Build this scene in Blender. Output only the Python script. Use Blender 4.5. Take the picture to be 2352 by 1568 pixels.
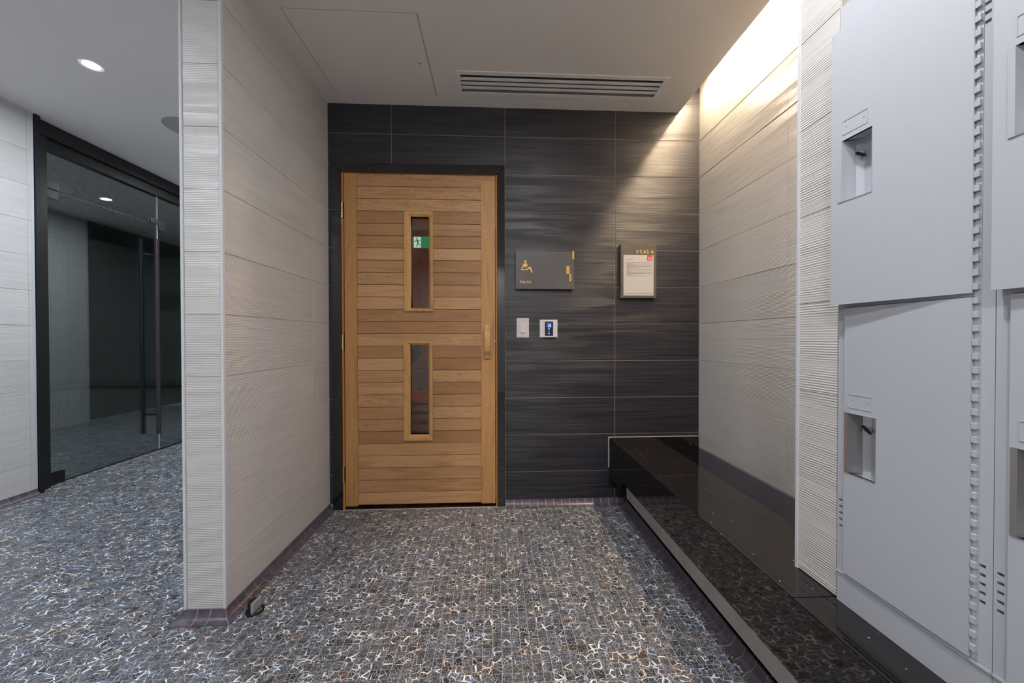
import bpy, bmesh, math, random
from mathutils import Vector, Matrix
random.seed(7)
for o in list(bpy.data.objects): bpy.data.objects.remove(o)
SC = bpy.context.scene
COL = SC.collection

# ------------------------------------------------------------------ camera
FPX, YAW, PITCH, ROLL = 834.06, .04619, -.009197, -.001508
def cam_axes():
    cy, sy = math.cos(YAW), math.sin(YAW)
    fwd = Vector((sy, cy, 0)); right = Vector((cy, -sy, 0)); up = Vector((0, 0, 1))
    cp, sp = math.cos(PITCH), math.sin(PITCH)
    f2 = cp*fwd + sp*up; u2 = cp*up - sp*fwd
    cr, sr = math.cos(ROLL), math.sin(ROLL)
    return cr*right + sr*u2, cr*u2 - sr*right, f2
_r, _u, _f = cam_axes()
cd = bpy.data.cameras.new('camera'); cam = bpy.data.objects.new('camera', cd); COL.objects.link(cam)
cd.sensor_width = 36; cd.lens = FPX*36/2352; cd.clip_start = .01; cd.clip_end = 60
m = Matrix.Identity(4)
for i in range(3):
    m[i][0], m[i][1], m[i][2] = _r[i], _u[i], -_f[i]
m[2][3] = 1.0
cam.matrix_world = m
SC.camera = cam
# ------------------------------------------------------------------ world + view
w = bpy.data.worlds.new('world'); SC.world = w; w.use_nodes = True
w.node_tree.nodes['Background'].inputs[0].default_value = (.5, .53, .6, 1)
w.node_tree.nodes['Background'].inputs[1].default_value = 0.
vs = SC.view_settings
vs.view_transform = 'Standard'; vs.look = 'None'; vs.gamma = 1; vs.use_curve_mapping = False
vs.exposure = -0.05
# lamp levels (radiance of the lamp faces)
L_MAIN, L_HALL, L_COVE, L_SAUNA = 1200, 2300, 400, 100
C_COOL, C_MAIN, C_WARM = (.86, .93, 1), (1, .975, .955), (1, .76, .49)

# ------------------------------------------------------------------ room numbers (metres)
D, CE, CH = 2.158, 2.36, 2.44          # sauna wall depth, main ceiling, hall ceiling
XL, XP, XR = -.966, -1.105, 1.241      # partition right face, partition left face, right wall
XW, XG = -2.95, -3.03                  # hall left wall, glass plane
PY = 1.337                             # near end of the partition
TP, TZ0, TC0, TLEN = .2209, 1.0858, -.6034, .6627   # wall tile pitch, row origin, column origin, length
YB = -2.45                             # wall behind
ZB = .402                              # bench / plinth top

# ------------------------------------------------------------------ node helpers
class G:
    def __init__(s, name, rough=.5, spec=.5, metal=0.):
        s.m = bpy.data.materials.new(name); s.m.use_nodes = True; s.t = s.m.node_tree
        s.b = s.t.nodes['Principled BSDF']; s.set('Roughness', rough); s.set('Specular IOR Level', spec); s.set('Metallic', metal)
    def set(s, k, v):
        if isinstance(v, (bpy.types.NodeSocket,)): s.t.links.new(v, s.b.inputs[k])
        else: s.b.inputs[k].default_value = (*v, 1) if isinstance(v, tuple) and len(v) == 3 else v
    def n(s, typ, ins=None, out=0, **at):
        x = s.t.nodes.new('ShaderNode'+typ)
        for k, v in at.items(): setattr(x, k, v)
        for k, v in (ins or {}).items():
            i = x.inputs[k]
            if isinstance(v, bpy.types.NodeSocket): s.t.links.new(v, i)
            else: i.default_value = (*v, 1) if isinstance(v, tuple) and len(v) == 3 and i.type == 'RGBA' else v
        return x.outputs[out]
    def math(s, op, a, b=0., c=None):
        d = {0: a, 1: b}
        if c is not None: d[2] = c
        return s.n('Math', d, operation=op)
    def mix(s, f, a, b): return s.n('Mix', {0: f, 6: a, 7: b}, 2, data_type='RGBA')
    def ramp(s, f, lo, hi): return s.n('MapRange', {0: f, 1: lo, 2: hi, 3: 0., 4: 1.}, interpolation_type='SMOOTHSTEP')
    def pos(s): return s.n('NewGeometry', out=0)
    def obc(s): return s.n('TexCoord', out=3)
    def scale(s, v, sc): return s.n('VectorMath', {0: v, 1: sc}, operation='MULTIPLY')
    def add(s, a, b): return s.n('VectorMath', {0: a, 1: b}, operation='ADD')
    def noise(s, v, sc, det=3., dist=0., out=0): return s.n('TexNoise', {'Vector': v, 'Scale': sc, 'Detail': det, 'Distortion': dist}, out)
    def bump(s, h, st, dist): s.set('Normal', s.n('Bump', {'Strength': st, 'Distance': dist, 'Height': h}))

def plain(name, col, rough=.5, spec=.5, metal=0.):
    g = G(name, rough, spec, metal); g.set('Base Color', col); return g.m
def emit(name, col, st):
    g = G(name); g.set('Base Color', (0, 0, 0)); g.set('Emission Color', col); g.set('Emission Strength', float(st)); return g.m

def ribbed(name, lo, hi, rough, spec, amp, streak, pitch=.0061):
    g = G(name, rough, spec); p = g.pos()
    z = g.n('SeparateXYZ', {0: p}, 2)
    wob = g.noise(g.scale(p, (1.3, 1.3, 5.)), 2.2, 3.)
    ph = g.math('MULTIPLY', g.math('ADD', z, g.math('MULTIPLY', wob, .006)), 2*math.pi/pitch)
    sn = g.math('ADD', g.math('MULTIPLY', g.math('SINE', ph), .5), .5)
    band = g.noise(g.scale(p, (1.1, 1.1, 11.)), 2.4, 4., .6)
    modul = g.math('ADD', g.math('MULTIPLY', g.ramp(band, .32, .68), .8), .2)
    h = g.math('ADD', g.math('MULTIPLY', sn, modul), g.math('MULTIPLY', band, 1.3))
    st = g.noise(g.scale(p, (2.5, 2.5, 170.)), 1., 2.)
    f = g.math('ADD', .5-streak/2, g.math('MULTIPLY', g.ramp(st, .3, .7), streak))
    oi = g.n('ObjectInfo', out=5)
    col = g.mix(f, lo, hi)
    col = g.n('HueSaturation', {'Color': col, 'Value': g.math('ADD', .96, g.math('MULTIPLY', oi, .08))})
    g.set('Base Color', col); g.bump(h, .9, amp); return g.m

def mosaic(name, s=.0305, ox=-.011, oy=1.532, dark=1.):
    g = G(name, .3, .5); p = g.pos()
    q = g.n('VectorMath', {0: p, 1: (-ox, -oy, 0.)}, operation='ADD')
    q = g.scale(q, (1/s, 1/s, 0.))
    cell = g.n('VectorMath', {0: q}, operation='FLOOR'); fr = g.n('VectorMath', {0: q}, operation='FRACTION')
    rc = g.n('TexWhiteNoise', {0: cell}, 1, noise_dimensions='3D'); rv = g.n('TexWhiteNoise', {0: cell}, 0, noise_dimensions='3D')
    v = g.add(g.scale(p, (1., 1., 0.)), g.scale(rc, (.9, .9, 0.)))
    # angular shards: stretched cells, long straight veins between them
    wv = g.n('TexNoise', {'Vector': v, 'Scale': 22., 'Detail': 1.}, 1)
    vd = g.add(v, g.scale(wv, (.009, .009, 0.)))
    e1 = g.n('TexVoronoi', {'Vector': g.scale(vd, (1., 1.5, 0.)), 'Scale': 34., 'Randomness': 1.}, 0, feature='DISTANCE_TO_EDGE', voronoi_dimensions='2D')
    e2 = g.n('TexVoronoi', {'Vector': g.scale(vd, (1.6, 1., 0.)), 'Scale': 78., 'Randomness': 1.}, 0, feature='DISTANCE_TO_EDGE', voronoi_dimensions='2D')
    m1 = g.noise(v, 20., 1.); m2 = g.noise(g.add(v, (3.1, 1.7, 0.)), 40., 2.)
    w1 = g.math('ADD', .012, g.math('MULTIPLY', g.ramp(m1, .46, .72), .125))
    k1 = g.ramp(m1, .30, .46)
    l1 = g.math('MULTIPLY', g.n('MapRange', {0: e1, 1: g.math('MULTIPLY', w1, .5), 2: w1, 3: 1., 4: 0.}), k1)
    w2 = g.math('ADD', .036, g.math('MULTIPLY', g.ramp(m2, .5, .75), .09))
    l2 = g.math('MULTIPLY', g.n('MapRange', {0: e2, 1: 0., 2: w2, 3: .9, 4: 0.}), g.ramp(m2, .30, .46))
    base = g.mix(g.math('MULTIPLY', rv, .9), (.026*dark, .028*dark, .036*dark), (.066*dark, .071*dark, .090*dark))
    cloud = g.noise(v, 45., 3.)
    base = g.mix(g.math('MULTIPLY', g.ramp(cloud, .48, .8), .5), base, (.34*dark, .37*dark, .45*dark))
    tint = g.noise(g.add(v, (7.3, 2.9, 0.)), 16., 1.)
    vein = g.mix(g.ramp(tint, .42, .56), (.62, .69, .84), (.90, .89, .88))
    vein = g.mix(g.math('MULTIPLY', g.ramp(tint, .61, .66), .85), vein, (.70, .46, .29))
    col = g.mix(l2, base, vein); col = g.mix(l1, col, vein)
    sx = g.n('SeparateXYZ', {0: fr}, 0); sy = g.n('SeparateXYZ', {0: fr}, 1)
    def edge(a): return g.math('MINIMUM', a, g.math('SUBTRACT', 1., a))
    gr = g.math('LESS_THAN', g.math('MINIMUM', edge(sx), edge(sy)), .03)
    col = g.mix(gr, col, (.33, .31, .285))
    g.set('Base Color', col); g.set('Roughness', g.math('ADD', .26, g.math('MULTIPLY', rv, .16)))
    return g.m

def cedar(name, axis, a=(.33, .165, .072), b=(.52, .30, .145), dk=(.19, .085, .036)):
    g = G(name, .48, .35); p = g.obc(); r = g.n('ObjectInfo', out=5)
    off = g.n('CombineXYZ', {0: g.math('MULTIPLY', r, 37.), 1: g.math('MULTIPLY', r, 11.), 2: g.math('MULTIPLY', r, 23.)})
    sc = {'x': (1.6, 12., 16.), 'z': (16., 12., 1.6)}[axis]
    v = g.add(g.scale(p, sc), off)
    n1 = g.noise(v, 1.6, 4., 1.2)
    n2 = g.noise(g.add(g.scale(p, {'x': (6., 60., 260.), 'z': (260., 60., 6.)}[axis]), off), 1., 3.)
    lines = g.math('FRACT', g.math('MULTIPLY', n1, 9.))
    lines = g.ramp(g.math('ABSOLUTE', g.math('SUBTRACT', lines, .5)), .34, .5)
    tone = g.n('TexWhiteNoise', {1: r}, 0, noise_dimensions='1D')
    c = g.mix(tone, a, b)
    c = g.mix(g.math('MULTIPLY', g.ramp(n1, .45, .75), .45), c, dk)
    grainy = g.ramp(g.n('TexWhiteNoise', {1: g.math('MULTIPLY', r, 3.7)}, 0, noise_dimensions='1D'), .45, .95)
    c = g.mix(g.math('MULTIPLY', g.math('MULTIPLY', lines, grainy), .5), c, dk)
    c = g.mix(g.math('MULTIPLY', g.ramp(n2, .5, .75), .35), c, dk)
    g.set('Base Color', c); g.bump(n2, .25, .0006); return g.m

def granite(name, base, rough, dots=.5, veins=0.):
    g = G(name, rough, .75); p = g.pos()
    n = g.noise(p, 420., 2.); c = g.mix(g.ramp(n, .4, .75), base, tuple(min(1, x*2.4+.004) for x in base))
    vo = g.t.nodes.new('ShaderNodeTexVoronoi'); vo.inputs['Scale'].default_value = 70.
    g.t.links.new(p, vo.inputs['Vector'])
    big = g.math('LESS_THAN', vo.outputs['Distance'], .11)
    pick = g.math('GREATER_THAN', g.n('SeparateXYZ', {0: vo.outputs['Color']}, 0), 1-.25*dots)
    c = g.mix(g.math('MULTIPLY', big, pick), c, (.5, .47, .43))
    g.set('Base Color', c); return g.m

def speckle(name, a, b, sc, rough):
    g = G(name, rough); n = g.noise(g.pos(), sc, 3.); g.set('Base Color', g.mix(g.ramp(n, .35, .7), a, b)); return g.m

def penny(name):
    g = G(name, .3, .5); p = g.pos()
    v = g.n('TexVoronoi', {'Vector': g.add(g.scale(p, (1., 1., 1.)), (.013, .017, .005)), 'Scale': 42., 'Randomness': .12}, 0)
    c = g.mix(g.ramp(v, .42, .6), (.42, .45, .43), (.13, .15, .145)); g.set('Base Color', c)
    g.bump(v, -.6, .004); return g.m

def arch_glass(name, tint, fr=1.0, rough=0.):
    mt = bpy.data.materials.new(name); mt.use_nodes = True; t = mt.node_tree; t.nodes.clear()
    o = t.nodes.new('ShaderNodeOutputMaterial'); mx = t.nodes.new('ShaderNodeMixShader')
    tr = t.nodes.new('ShaderNodeBsdfTransparent'); tr.inputs[0].default_value = (*tint, 1)
    gl = t.nodes.new('ShaderNodeBsdfGlossy'); gl.inputs[0].default_value = (.95, 1, .98, 1); gl.inputs['Roughness'].default_value = rough
    f = t.nodes.new('ShaderNodeFresnel'); ge = t.nodes.new('ShaderNodeNewGeometry')
    io = t.nodes.new('ShaderNodeMapRange'); io.inputs[3].default_value = 1.52; io.inputs[4].default_value = 1/1.52
    t.links.new(ge.outputs['Backfacing'], io.inputs[0]); t.links.new(io.outputs[0], f.inputs[0])
    k = t.nodes.new('ShaderNodeMath'); k.operation = 'MULTIPLY'; k.inputs[1].default_value = fr; k.use_clamp = True
    t.links.new(f.outputs[0], k.inputs[0]); t.links.new(k.outputs[0], mx.inputs[0])
    t.links.new(tr.outputs[0], mx.inputs[1]); t.links.new(gl.outputs[0], mx.inputs[2]); t.links.new(mx.outputs[0], o.inputs[0])
    return mt

# ------------------------------------------------------------------ materials
MT = dict(
    white_tile=ribbed('white ribbed tile', (.53, .515, .51), (.65, .64, .638), .33, .5, .0011, .25),
    dark_tile=ribbed('charcoal ribbed tile', (.0035, .0035, .0075), (.032, .030, .041), .42, .55, .0010, .6),
    grout_dark=plain('pale grout between charcoal tiles', (.36, .33, .32), .8, .2),
    grout_white=plain('beige grout between white tiles', (.50, .46, .41), .8, .2),
    grout_floor=plain('floor grout', (.40, .375, .345), .8, .2),
    mosaic=mosaic('veined marble mosaic'),
    paint=plain('ceiling paint', (.80, .775, .76), .75, .2),
    paint_white=plain('white wall paint', (.82, .82, .82), .7, .2),
    trim_metal=plain('pale aluminium trim', (.62, .64, .69), .5, .4, 0.),
    cove=speckle('plum glazed cove tile', (.075, .062, .085), (.12, .102, .135), 40, .28),
    granite=granite('black polished granite', (.0065, .005, .0052), .035, .6),
    kick=speckle('grey kick strip', (.40, .385, .36), (.47, .45, .425), 12, .5),
    cedar_x=cedar('cedar board', 'x'), cedar_z=cedar('cedar stile', 'z', (.40, .20, .07), (.50, .27, .105)),
    cedar_frame=cedar('cedar moulding', 'z', (.50, .28, .10), (.56, .33, .13)),
    cedar_jamb=cedar('orange cedar jamb', 'z', (.44, .17, .035), (.5, .2, .05)),
    sauna_wood=cedar('sauna lining', 'z', (.42, .19, .085), (.5, .25, .12)),
    sauna_slat=cedar('sauna bench slat', 'x', (.45, .19, .08), (.52, .25, .11)),
    brass=plain('brass', (.72, .55, .25), .3, .5, .9),
    locker=plain('locker enamel', (.455, .48, .535), .42, .45),
    steel=plain('brushed steel cup', (.55, .56, .58), .28, .5, .85),
    black=plain('black paint', (.006, .006, .007), .4, .5),
    black_metal=plain('bronze black metal', (.013, .011, .012), .32, .5),
    purple_metal=plain('plum brown metal', (.06, .045, .058), .3, .5, .4),
    sign=plain('graphite sign plate', (.105, .095, .098), .45, .4),
    sign_brown=plain('umber sign plate', (.105, .085, .07), .45, .4),
    gold=plain('gold lettering', (.62, .40, .09), .35, .5, .3),
    gold_pale=plain('pale gold lettering', (.72, .50, .18), .4, .5),
    paper=plain('white paper', (.50, .47, .465), .8, .2),
    ink=plain('grey print', (.30, .28, .28), .8, .2), red=plain('red logo', (.62, .07, .045), .6, .2),
    plastic=plain('white plastic', (.60, .575, .60), .4, .4), plastic_grey=plain('grey plastic', (.30, .28, .30), .5, .3),
    screen=plain('dark screen', (.012, .012, .02), .15, .5),
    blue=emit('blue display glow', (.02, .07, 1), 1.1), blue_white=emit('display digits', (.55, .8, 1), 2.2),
    
    exit_green=emit('exit green', (.0, .34, .13), 5.0), exit_white=emit('exit white', (.85, 1, .92), 6.0),
    rubber=plain('black rubber', (.008, .008, .01), .45, .4), putty=plain('putty grey', (.34, .32, .29), .5, .3),
    purple_base=plain('plum base band', (.17, .15, .18), .5, .4),
    speaker=plain('speaker cloth', (.40, .41, .42), .8, .2),
    penny=penny('penny round tile'),
    glass=arch_glass('green tinted glass', (.88, .925, .91), 4.5), pane=arch_glass('clear pane', (.95, .93, .92), 1.2),
    lens=plain('frosted lens', (.6, .6, .52), .3, .5),
    heart=plain('charcoal felt', (.012, .014, .022), .6, .3),
    lamp_main=emit('main lamp', C_MAIN, L_MAIN), lamp_hall=emit('hall lamp', C_COOL, L_HALL),
    lamp_cove=emit('cove lamp', C_WARM, L_COVE), lamp_sauna=emit('sauna lamp', (1, .6, .3), L_SAUNA),
)

# ------------------------------------------------------------------ mesh helpers
def wl(o): return o.matrix_world.translation.copy() if o else Vector()
LOC = {}
def link(o, parent=None, origin=(0, 0, 0)):
    COL.objects.link(o); og = Vector(origin)
    if parent: o.parent = parent; o.location = og - LOC.get(parent.name, Vector())
    else: o.location = og
    LOC[o.name] = og; return o
def finish(bm, name, mat, parent=None, origin=None, smooth=False):
    """one object from a bmesh given in room coordinates"""
    if origin is None:
        xs = [v.co for v in bm.verts]; lo = [min(c[i] for c in xs) for i in range(3)]; hi = [max(c[i] for c in xs) for i in range(3)]
        origin = ((lo[0]+hi[0])/2, (lo[1]+hi[1])/2, lo[2])
    og = Vector(origin)
    for v in bm.verts: v.co -= og
    bmesh.ops.recalc_face_normals(bm, faces=bm.faces)
    me = bpy.data.meshes.new(name); bm.to_mesh(me); bm.free()
    me.materials.append(MT[mat])
    if smooth:
        me.polygons.foreach_set('use_smooth', [True]*len(me.polygons)); me.set_sharp_from_angle(angle=math.radians(35))
    return link(bpy.data.objects.new(name, me), parent, og)
def bx(bm, x0, x1, y0, y1, z0, z1):
    vs = [bm.verts.new((x, y, z)) for x in (x0, x1) for y in (y0, y1) for z in (z0, z1)]
    for f in ((0, 1, 3, 2), (4, 6, 7, 5), (0, 4, 5, 1), (2, 3, 7, 6), (0, 2, 6, 4), (1, 5, 7, 3)): bm.faces.new([vs[i] for i in f])
def box(name, d, mat, parent=None, bev=0, origin=None):
    bm = bmesh.new(); bx(bm, *d)
    if bev: bmesh.ops.bevel(bm, geom=bm.edges[:], offset=bev, segments=2, affect='EDGES')
    return finish(bm, name, mat, parent, origin)
CACHE = {}
def piece(name, d, mat, parent, bev=0):
    """box piece sharing mesh data with equal pieces"""
    sx, sy, sz = d[1]-d[0], d[3]-d[2], d[5]-d[4]; k = (round(sx, 4), round(sy, 4), round(sz, 4), mat, bev)
    og = Vector(((d[0]+d[1])/2, (d[2]+d[3])/2, (d[4]+d[5])/2))
    if k not in CACHE:
        bm = bmesh.new(); bx(bm, -sx/2, sx/2, -sy/2, sy/2, -sz/2, sz/2)
        if bev: bmesh.ops.bevel(bm, geom=bm.edges[:], offset=bev, segments=1, affect='EDGES')
        bmesh.ops.recalc_face_normals(bm, faces=bm.faces)
        me = bpy.data.meshes.new(name); bm.to_mesh(me); bm.free(); me.materials.append(MT[mat]); CACHE[k] = me
    return link(bpy.data.objects.new(name, CACHE[k]), parent, og)
def rects_minus(rect, holes):
    out = [rect]
    for h in holes:
        nx = []
        for r in out:
            a0, a1, b0, b1 = r; c0, c1, d0, d1 = max(a0, h[0]), min(a1, h[1]), max(b0, h[2]), min(b1, h[3])
            if c0 >= c1 or d0 >= d1: nx.append(r); continue
            if d1 < b1: nx.append((a0, a1, d1, b1))
            if b0 < d0: nx.append((a0, a1, b0, d0))
            if a0 < c0: nx.append((a0, c0, d0, d1))
            if c1 < a1: nx.append((c1, a1, d0, d1))
        out = nx
    return out
def slab(name, plane, rect, t, holes, mat, parent=None, origin=None):
    """slab with rectangular holes; plane 'x','y','z' = normal axis, t=(lo,hi)"""
    bm = bmesh.new()
    for a0, a1, b0, b1 in rects_minus(rect, holes):
        if plane == 'x': bx(bm, t[0], t[1], a0, a1, b0, b1)
        elif plane == 'y': bx(bm, a0, a1, t[0], t[1], b0, b1)
        else: bx(bm, a0, a1, b0, b1, t[0], t[1])
    return finish(bm, name, mat, parent, origin)
def tube(bm, pts, rad, n=12):
    prev = None; P = [Vector(p) for p in pts]
    for i, p in enumerate(P):
        d = (P[min(i+1, len(P)-1)] - P[max(i-1, 0)]).normalized()
        a = d.cross(Vector((0, 0, 1)) if abs(d.z) < .9 else Vector((1, 0, 0))).normalized(); b = d.cross(a)
        r = rad[i] if isinstance(rad, (list, tuple)) else rad
        ring = [bm.verts.new(p + r*(math.cos(2*math.pi*k/n)*a + math.sin(2*math.pi*k/n)*b)) for k in range(n)]
        if prev:
            for k in range(n): bm.faces.new((prev[k], prev[(k+1) % n], ring[(k+1) % n], ring[k]))
        else: bm.faces.new(ring[::-1])
        prev = ring
    bm.faces.new(prev)
def lathe(bm, c, prof, n=32, axis='z'):
    rings = []
    for r, h in prof:
        ring = []
        for k in range(n):
            a = 2*math.pi*k/n; x, y = r*math.cos(a), r*math.sin(a)
            v = (x, y, h) if axis == 'z' else ((x, h, y) if axis == 'y' else (h, x, y))
            ring.append(bm.verts.new(Vector(c)+Vector(v)))
        rings.append(ring)
    for a, b in zip(rings, rings[1:]):
        for k in range(n): bm.faces.new((a[k], a[(k+1) % n], b[(k+1) % n], b[k]))
    bm.faces.new(rings[0][::-1]); bm.faces.new(rings[-1])
def poly_y(bm, pts, y0, y1):
    """prism of an (x,z) outline between y0 and y1"""
    a = [bm.verts.new((x, y0, z)) for x, z in pts]; b = [bm.verts.new((x, y1, z)) for x, z in pts]
    bm.faces.new(a); bm.faces.new(b[::-1])
    for i in range(len(a)): bm.faces.new((a[i], b[i], b[(i+1) % len(a)], a[(i+1) % len(a)]))
def tag(o, label=None, cat=None, group=None, kind=None):
    if label: o['label'] = label
    if cat: o['category'] = cat
    if group: o['group'] = group
    if kind: o['kind'] = kind
    return o
def struct(o, label=None): return tag(o, label, kind='structure')
def empty(name, loc=(0, 0, 0)):
    o = bpy.data.objects.new(name, None); o.empty_display_size = .05; return link(o, None, loc)
def text(name, s, x, z, h, y, mat, parent, align='LEFT', spacing=1., mirror=False, facing='-y', depth=.0006, bold=.012):
    cu = bpy.data.curves.new(name, 'FONT'); cu.body = s; cu.size = h/.72; cu.align_x = align; cu.extrude = depth/2; cu.offset = bold*h; cu.space_character = spacing
    tmp = bpy.data.objects.new(name+'_tmp', cu); COL.objects.link(tmp)
    dg = bpy.context.evaluated_depsgraph_get(); me = bpy.data.meshes.new_from_object(tmp.evaluated_get(dg))
    bpy.data.objects.remove(tmp); bpy.data.curves.remove(cu)
    for v in me.vertices:
        a, b, c = v.co
        v.co = (a, -c, b) if facing == '-y' else (-c, -a, b)
    me.materials.clear(); me.materials.append(MT[mat])
    return link(bpy.data.objects.new(name, me), parent, (x, y, z))

# ================================================================== THE SETTING
# ---- floor: grout bed + mosaic tiles, 300 nearest in view as single tiles
floor = struct(box('floor', (-5.7, 1.6, YB, 6.6, -.06, -.0008), 'grout_floor', origin=(0, 0, -.06)), 'grey veined marble mosaic floor of small square tiles')
S, OX, OY = .0305, -.011, 1.532
def project(x, y, z):
    d = Vector((x, y, z-1.0)); zz = d.dot(_f)
    if zz < .05: return None
    return 1176+FPX*d.dot(_r)/zz, 784-FPX*d.dot(_u)/zz, zz
tiles = []
gap = .0019
for i in range(math.floor((-2.95-OX)/S), math.ceil((.80-OX)/S)):
    for j in range(math.floor((-.7-OY)/S), math.ceil((5.6-OY)/S)):
        x, y = OX+(i+.5)*S, OY+(j+.5)*S
        if y > D-.01 and x > XP-.02: continue
        if XP-.015 < x < XL+.015 and y > PY-.015: continue
        tiles.append((x, y))
def rank(t):
    p = project(t[0], t[1], 0)
    if not p or not (0 <= p[0] <= 2352 and 0 <= p[1] <= 1568) or t[0] > .745: return 1e9
    return p[2]
order = sorted(range(len(tiles)), key=lambda i: rank(tiles[i]))
single = set(order[:300])
hs = S/2-gap/2
for i in order[:300]:
    x, y = tiles[i]; piece('tile', (x-hs, x+hs, y-hs, y+hs, -.004, 0), 'mosaic', floor, 0)
vv, ff = [], []
for i, (x, y) in enumerate(tiles):
    if i in single: continue
    b = len(vv)
    vv += [(x-hs, y-hs, 0), (x+hs, y-hs, 0), (x+hs, y+hs, 0), (x-hs, y+hs, 0), (x-hs, y-hs, -.003), (x+hs, y-hs, -.003), (x+hs, y+hs, -.003), (x-hs, y+hs, -.003)]
    ff += [(b, b+1, b+2, b+3), (b, b+4, b+5, b+1), (b+1, b+5, b+6, b+2), (b+2, b+6, b+7, b+3), (b+3, b+7, b+4, b)]
me = bpy.data.meshes.new('tile_field'); me.from_pydata(vv, [], ff); me.materials.append(MT['mosaic'])
tf = link(bpy.data.objects.new('tile_field', me), floor, (0, 0, 0)); tag(tf, kind='stuff')
box('tile_bed', (-2.95, .78, YB, -.72, -.003, -.0005), 'mosaic', floor)

# ---- tiled walls
def tile_rows(z0, z1):
    k = math.floor((z0-TZ0)/TP); out = []
    while TZ0+k*TP < z1:
        a, b = max(z0, TZ0+k*TP), min(z1, TZ0+(k+1)*TP)
        if b-a > .012: out.append((a, b))
        k += 1
    return out
def tile_cols(a0, a1, org):
    k = math.floor((a0-org)/TLEN); out = []
    while org+k*TLEN < a1:
        a, b = max(a0, org+k*TLEN), min(a1, org+(k+1)*TLEN)
        if b-a > .008: out.append((a, b))
        k += 1
    return out
def tile_face(parent, plane, at, out, a0, a1, z0, z1, org, mat, holes=(), g=.0026, th=.0022):
    """tiles on a wall face; at = grout plane, out = direction they stand proud"""
    t = sorted((at-out*.001, at+out*th))
    for ra, rb in tile_rows(z0, z1):
        for ca, cb in tile_cols(a0, a1, org):
            for r in rects_minus((ca, cb, ra, rb), holes):
                e = g/2
                if r[1]-r[0] < .006 or r[3]-r[2] < .006: continue
                u0, u1, v0, v1 = r[0]+e, r[1]-e, r[2]+e, r[3]-e
                d = (t[0], t[1], u0, u1, v0, v1) if plane == 'x' else (u0, u1, t[0], t[1], v0, v1)
                piece('tile', d, mat, parent, .0006)
COVE = .034
DOOR = (-.946, .059, -.01, 2.017)
wb = struct(slab('wall_back', 'y', (XL-.10, 1.45, -.05, 2.75), (D+.0022, D+.06), [(-.905, .03, -.06, 1.975)], 'grout_dark', origin=(0, D, 0)),
            'charcoal ribbed tile wall with pale grout around the wooden door')
tile_face(wb, 'y', D+.0022, -1, XL, XR, COVE, 2.66, TC0, 'dark_tile', [DOOR])
# partition between main area and hall
wp = struct(box('wall_partition', (XP+.0022, XL-.0022, PY+.0022, D+.06, 0, 2.7), 'grout_white', origin=(-1.035, PY, 0)), 'white ribbed tile partition wall with metal corner trims')
tile_face(wp, 'x', XL-.0022, 1, PY+.002, D, COVE, 2.5, 1.983, 'white_tile', g=.002)
tile_face(wp, 'y', PY+.0022, -1, XP+.008, XL-.008, COVE-.008, 2.5, -1.30, 'white_tile', g=.002)
box('corner_trim', (XP-.003, XP+.0065, PY-.003, PY+.009, .022, 2.5), 'trim_metal', wp, .001)
box('corner_trim', (XL-.0075, XL+.003, PY-.003, PY+.009, .022, 2.5), 'trim_metal', wp, .001)
tile_face(wp, 'x', XP+.0022, -1, PY+.01, D+.06, COVE, 2.5, 1.983, 'white_tile', g=.002)
ws = struct(box('wall_sauna_side', (XP, XP+.05, D+.06, 4.66, 0, 2.7), 'white_tile', origin=(XP, 3.4, 0)), 'white side wall of the sauna along the hall')
wd = struct(box('wall_hall_far', (XP, XP+.05, 4.66, 6.55, 0, 2.7), 'sign', origin=(XP, 5.6, 0)), 'dark wall at the far end of the hall')
tr = struct(box('trim_3', (XP-.05, XP, 4.66, 6.5, 2.235, 2.36), 'black', origin=(XP, 5.6, 2.235)), 'black header at the far end of the hall')
wr2 = struct(box('wall_hall_end', (-5.8, XP+.05, 6.55, 6.6, 0, 2.7), 'sign', origin=(-2, 6.55, 0)), 'dark end wall of the hall')
# hall left wall
wlft = struct(box('wall_left', (XW-.12, XW-.0022, YB, 2.47, 0, 2.7), 'grout_white', origin=(XW, 1.2, 0)), 'white ribbed tile wall beside the glass shower front')
tile_face(wlft, 'x', XW-.0022, 1, .2, 2.468, COVE, CH, 2.44, 'white_tile', g=.002)
box('corner_trim', (XW-.03, XW+.002, 2.460, 2.472, 0, CH), 'trim_metal', wlft)
# right wall behind the bench
wr = struct(box('wall_right', (XR+.0022, XR+.08, .60, D+.06, -.05, 2.75), 'grout_white', origin=(XR, 1.5, 0)), 'cream ribbed tile wall under the glowing light slot')
tile_face(wr, 'x', XR+.0022, -1, .92, D, .335, 2.66, D-.002-TLEN, 'white_tile', g=.002)
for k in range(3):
    piece('base_band', (XR-.004, XR+.006, max(.93, D-.6627*(k+1))+.001, D-.6627*k-.001, .10, .333), 'purple_base', wr)  # plum coloured band along the foot of the wall
# pier with tile beside the lockers
wq = struct(box('wall_pier', (.7872, 1.238, .7945, .9078, .4025, 2.7), 'grout_white', origin=(1., .85, .402)), 'white ribbed tile pier between lockers and bench wall')
tile_face(wq, 'x', .7872, -1, .797, .908, ZB+.002, 2.5, .60, 'white_tile', g=.002)
tile_face(wq, 'y', .9078, 1, .79, 1.24, ZB+.002, 2.5, .70, 'white_tile', g=.002)
box('corner_trim', (.783, .789, .903, .911, ZB, 2.5), 'trim_metal', wq)
struct(box('wall_locker_back', (1.26, 1.32, YB, .80, -.05, 2.7), 'paint_white', origin=(1.26, 0, 0)), 'plain wall behind the lockers')
struct(box('wall_rear', (-3.1, 1.32, YB-.06, YB, -.05, 2.7), 'paint_white', origin=(-1, YB, 0)), 'plain pale wall at the near end of the room')
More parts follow.
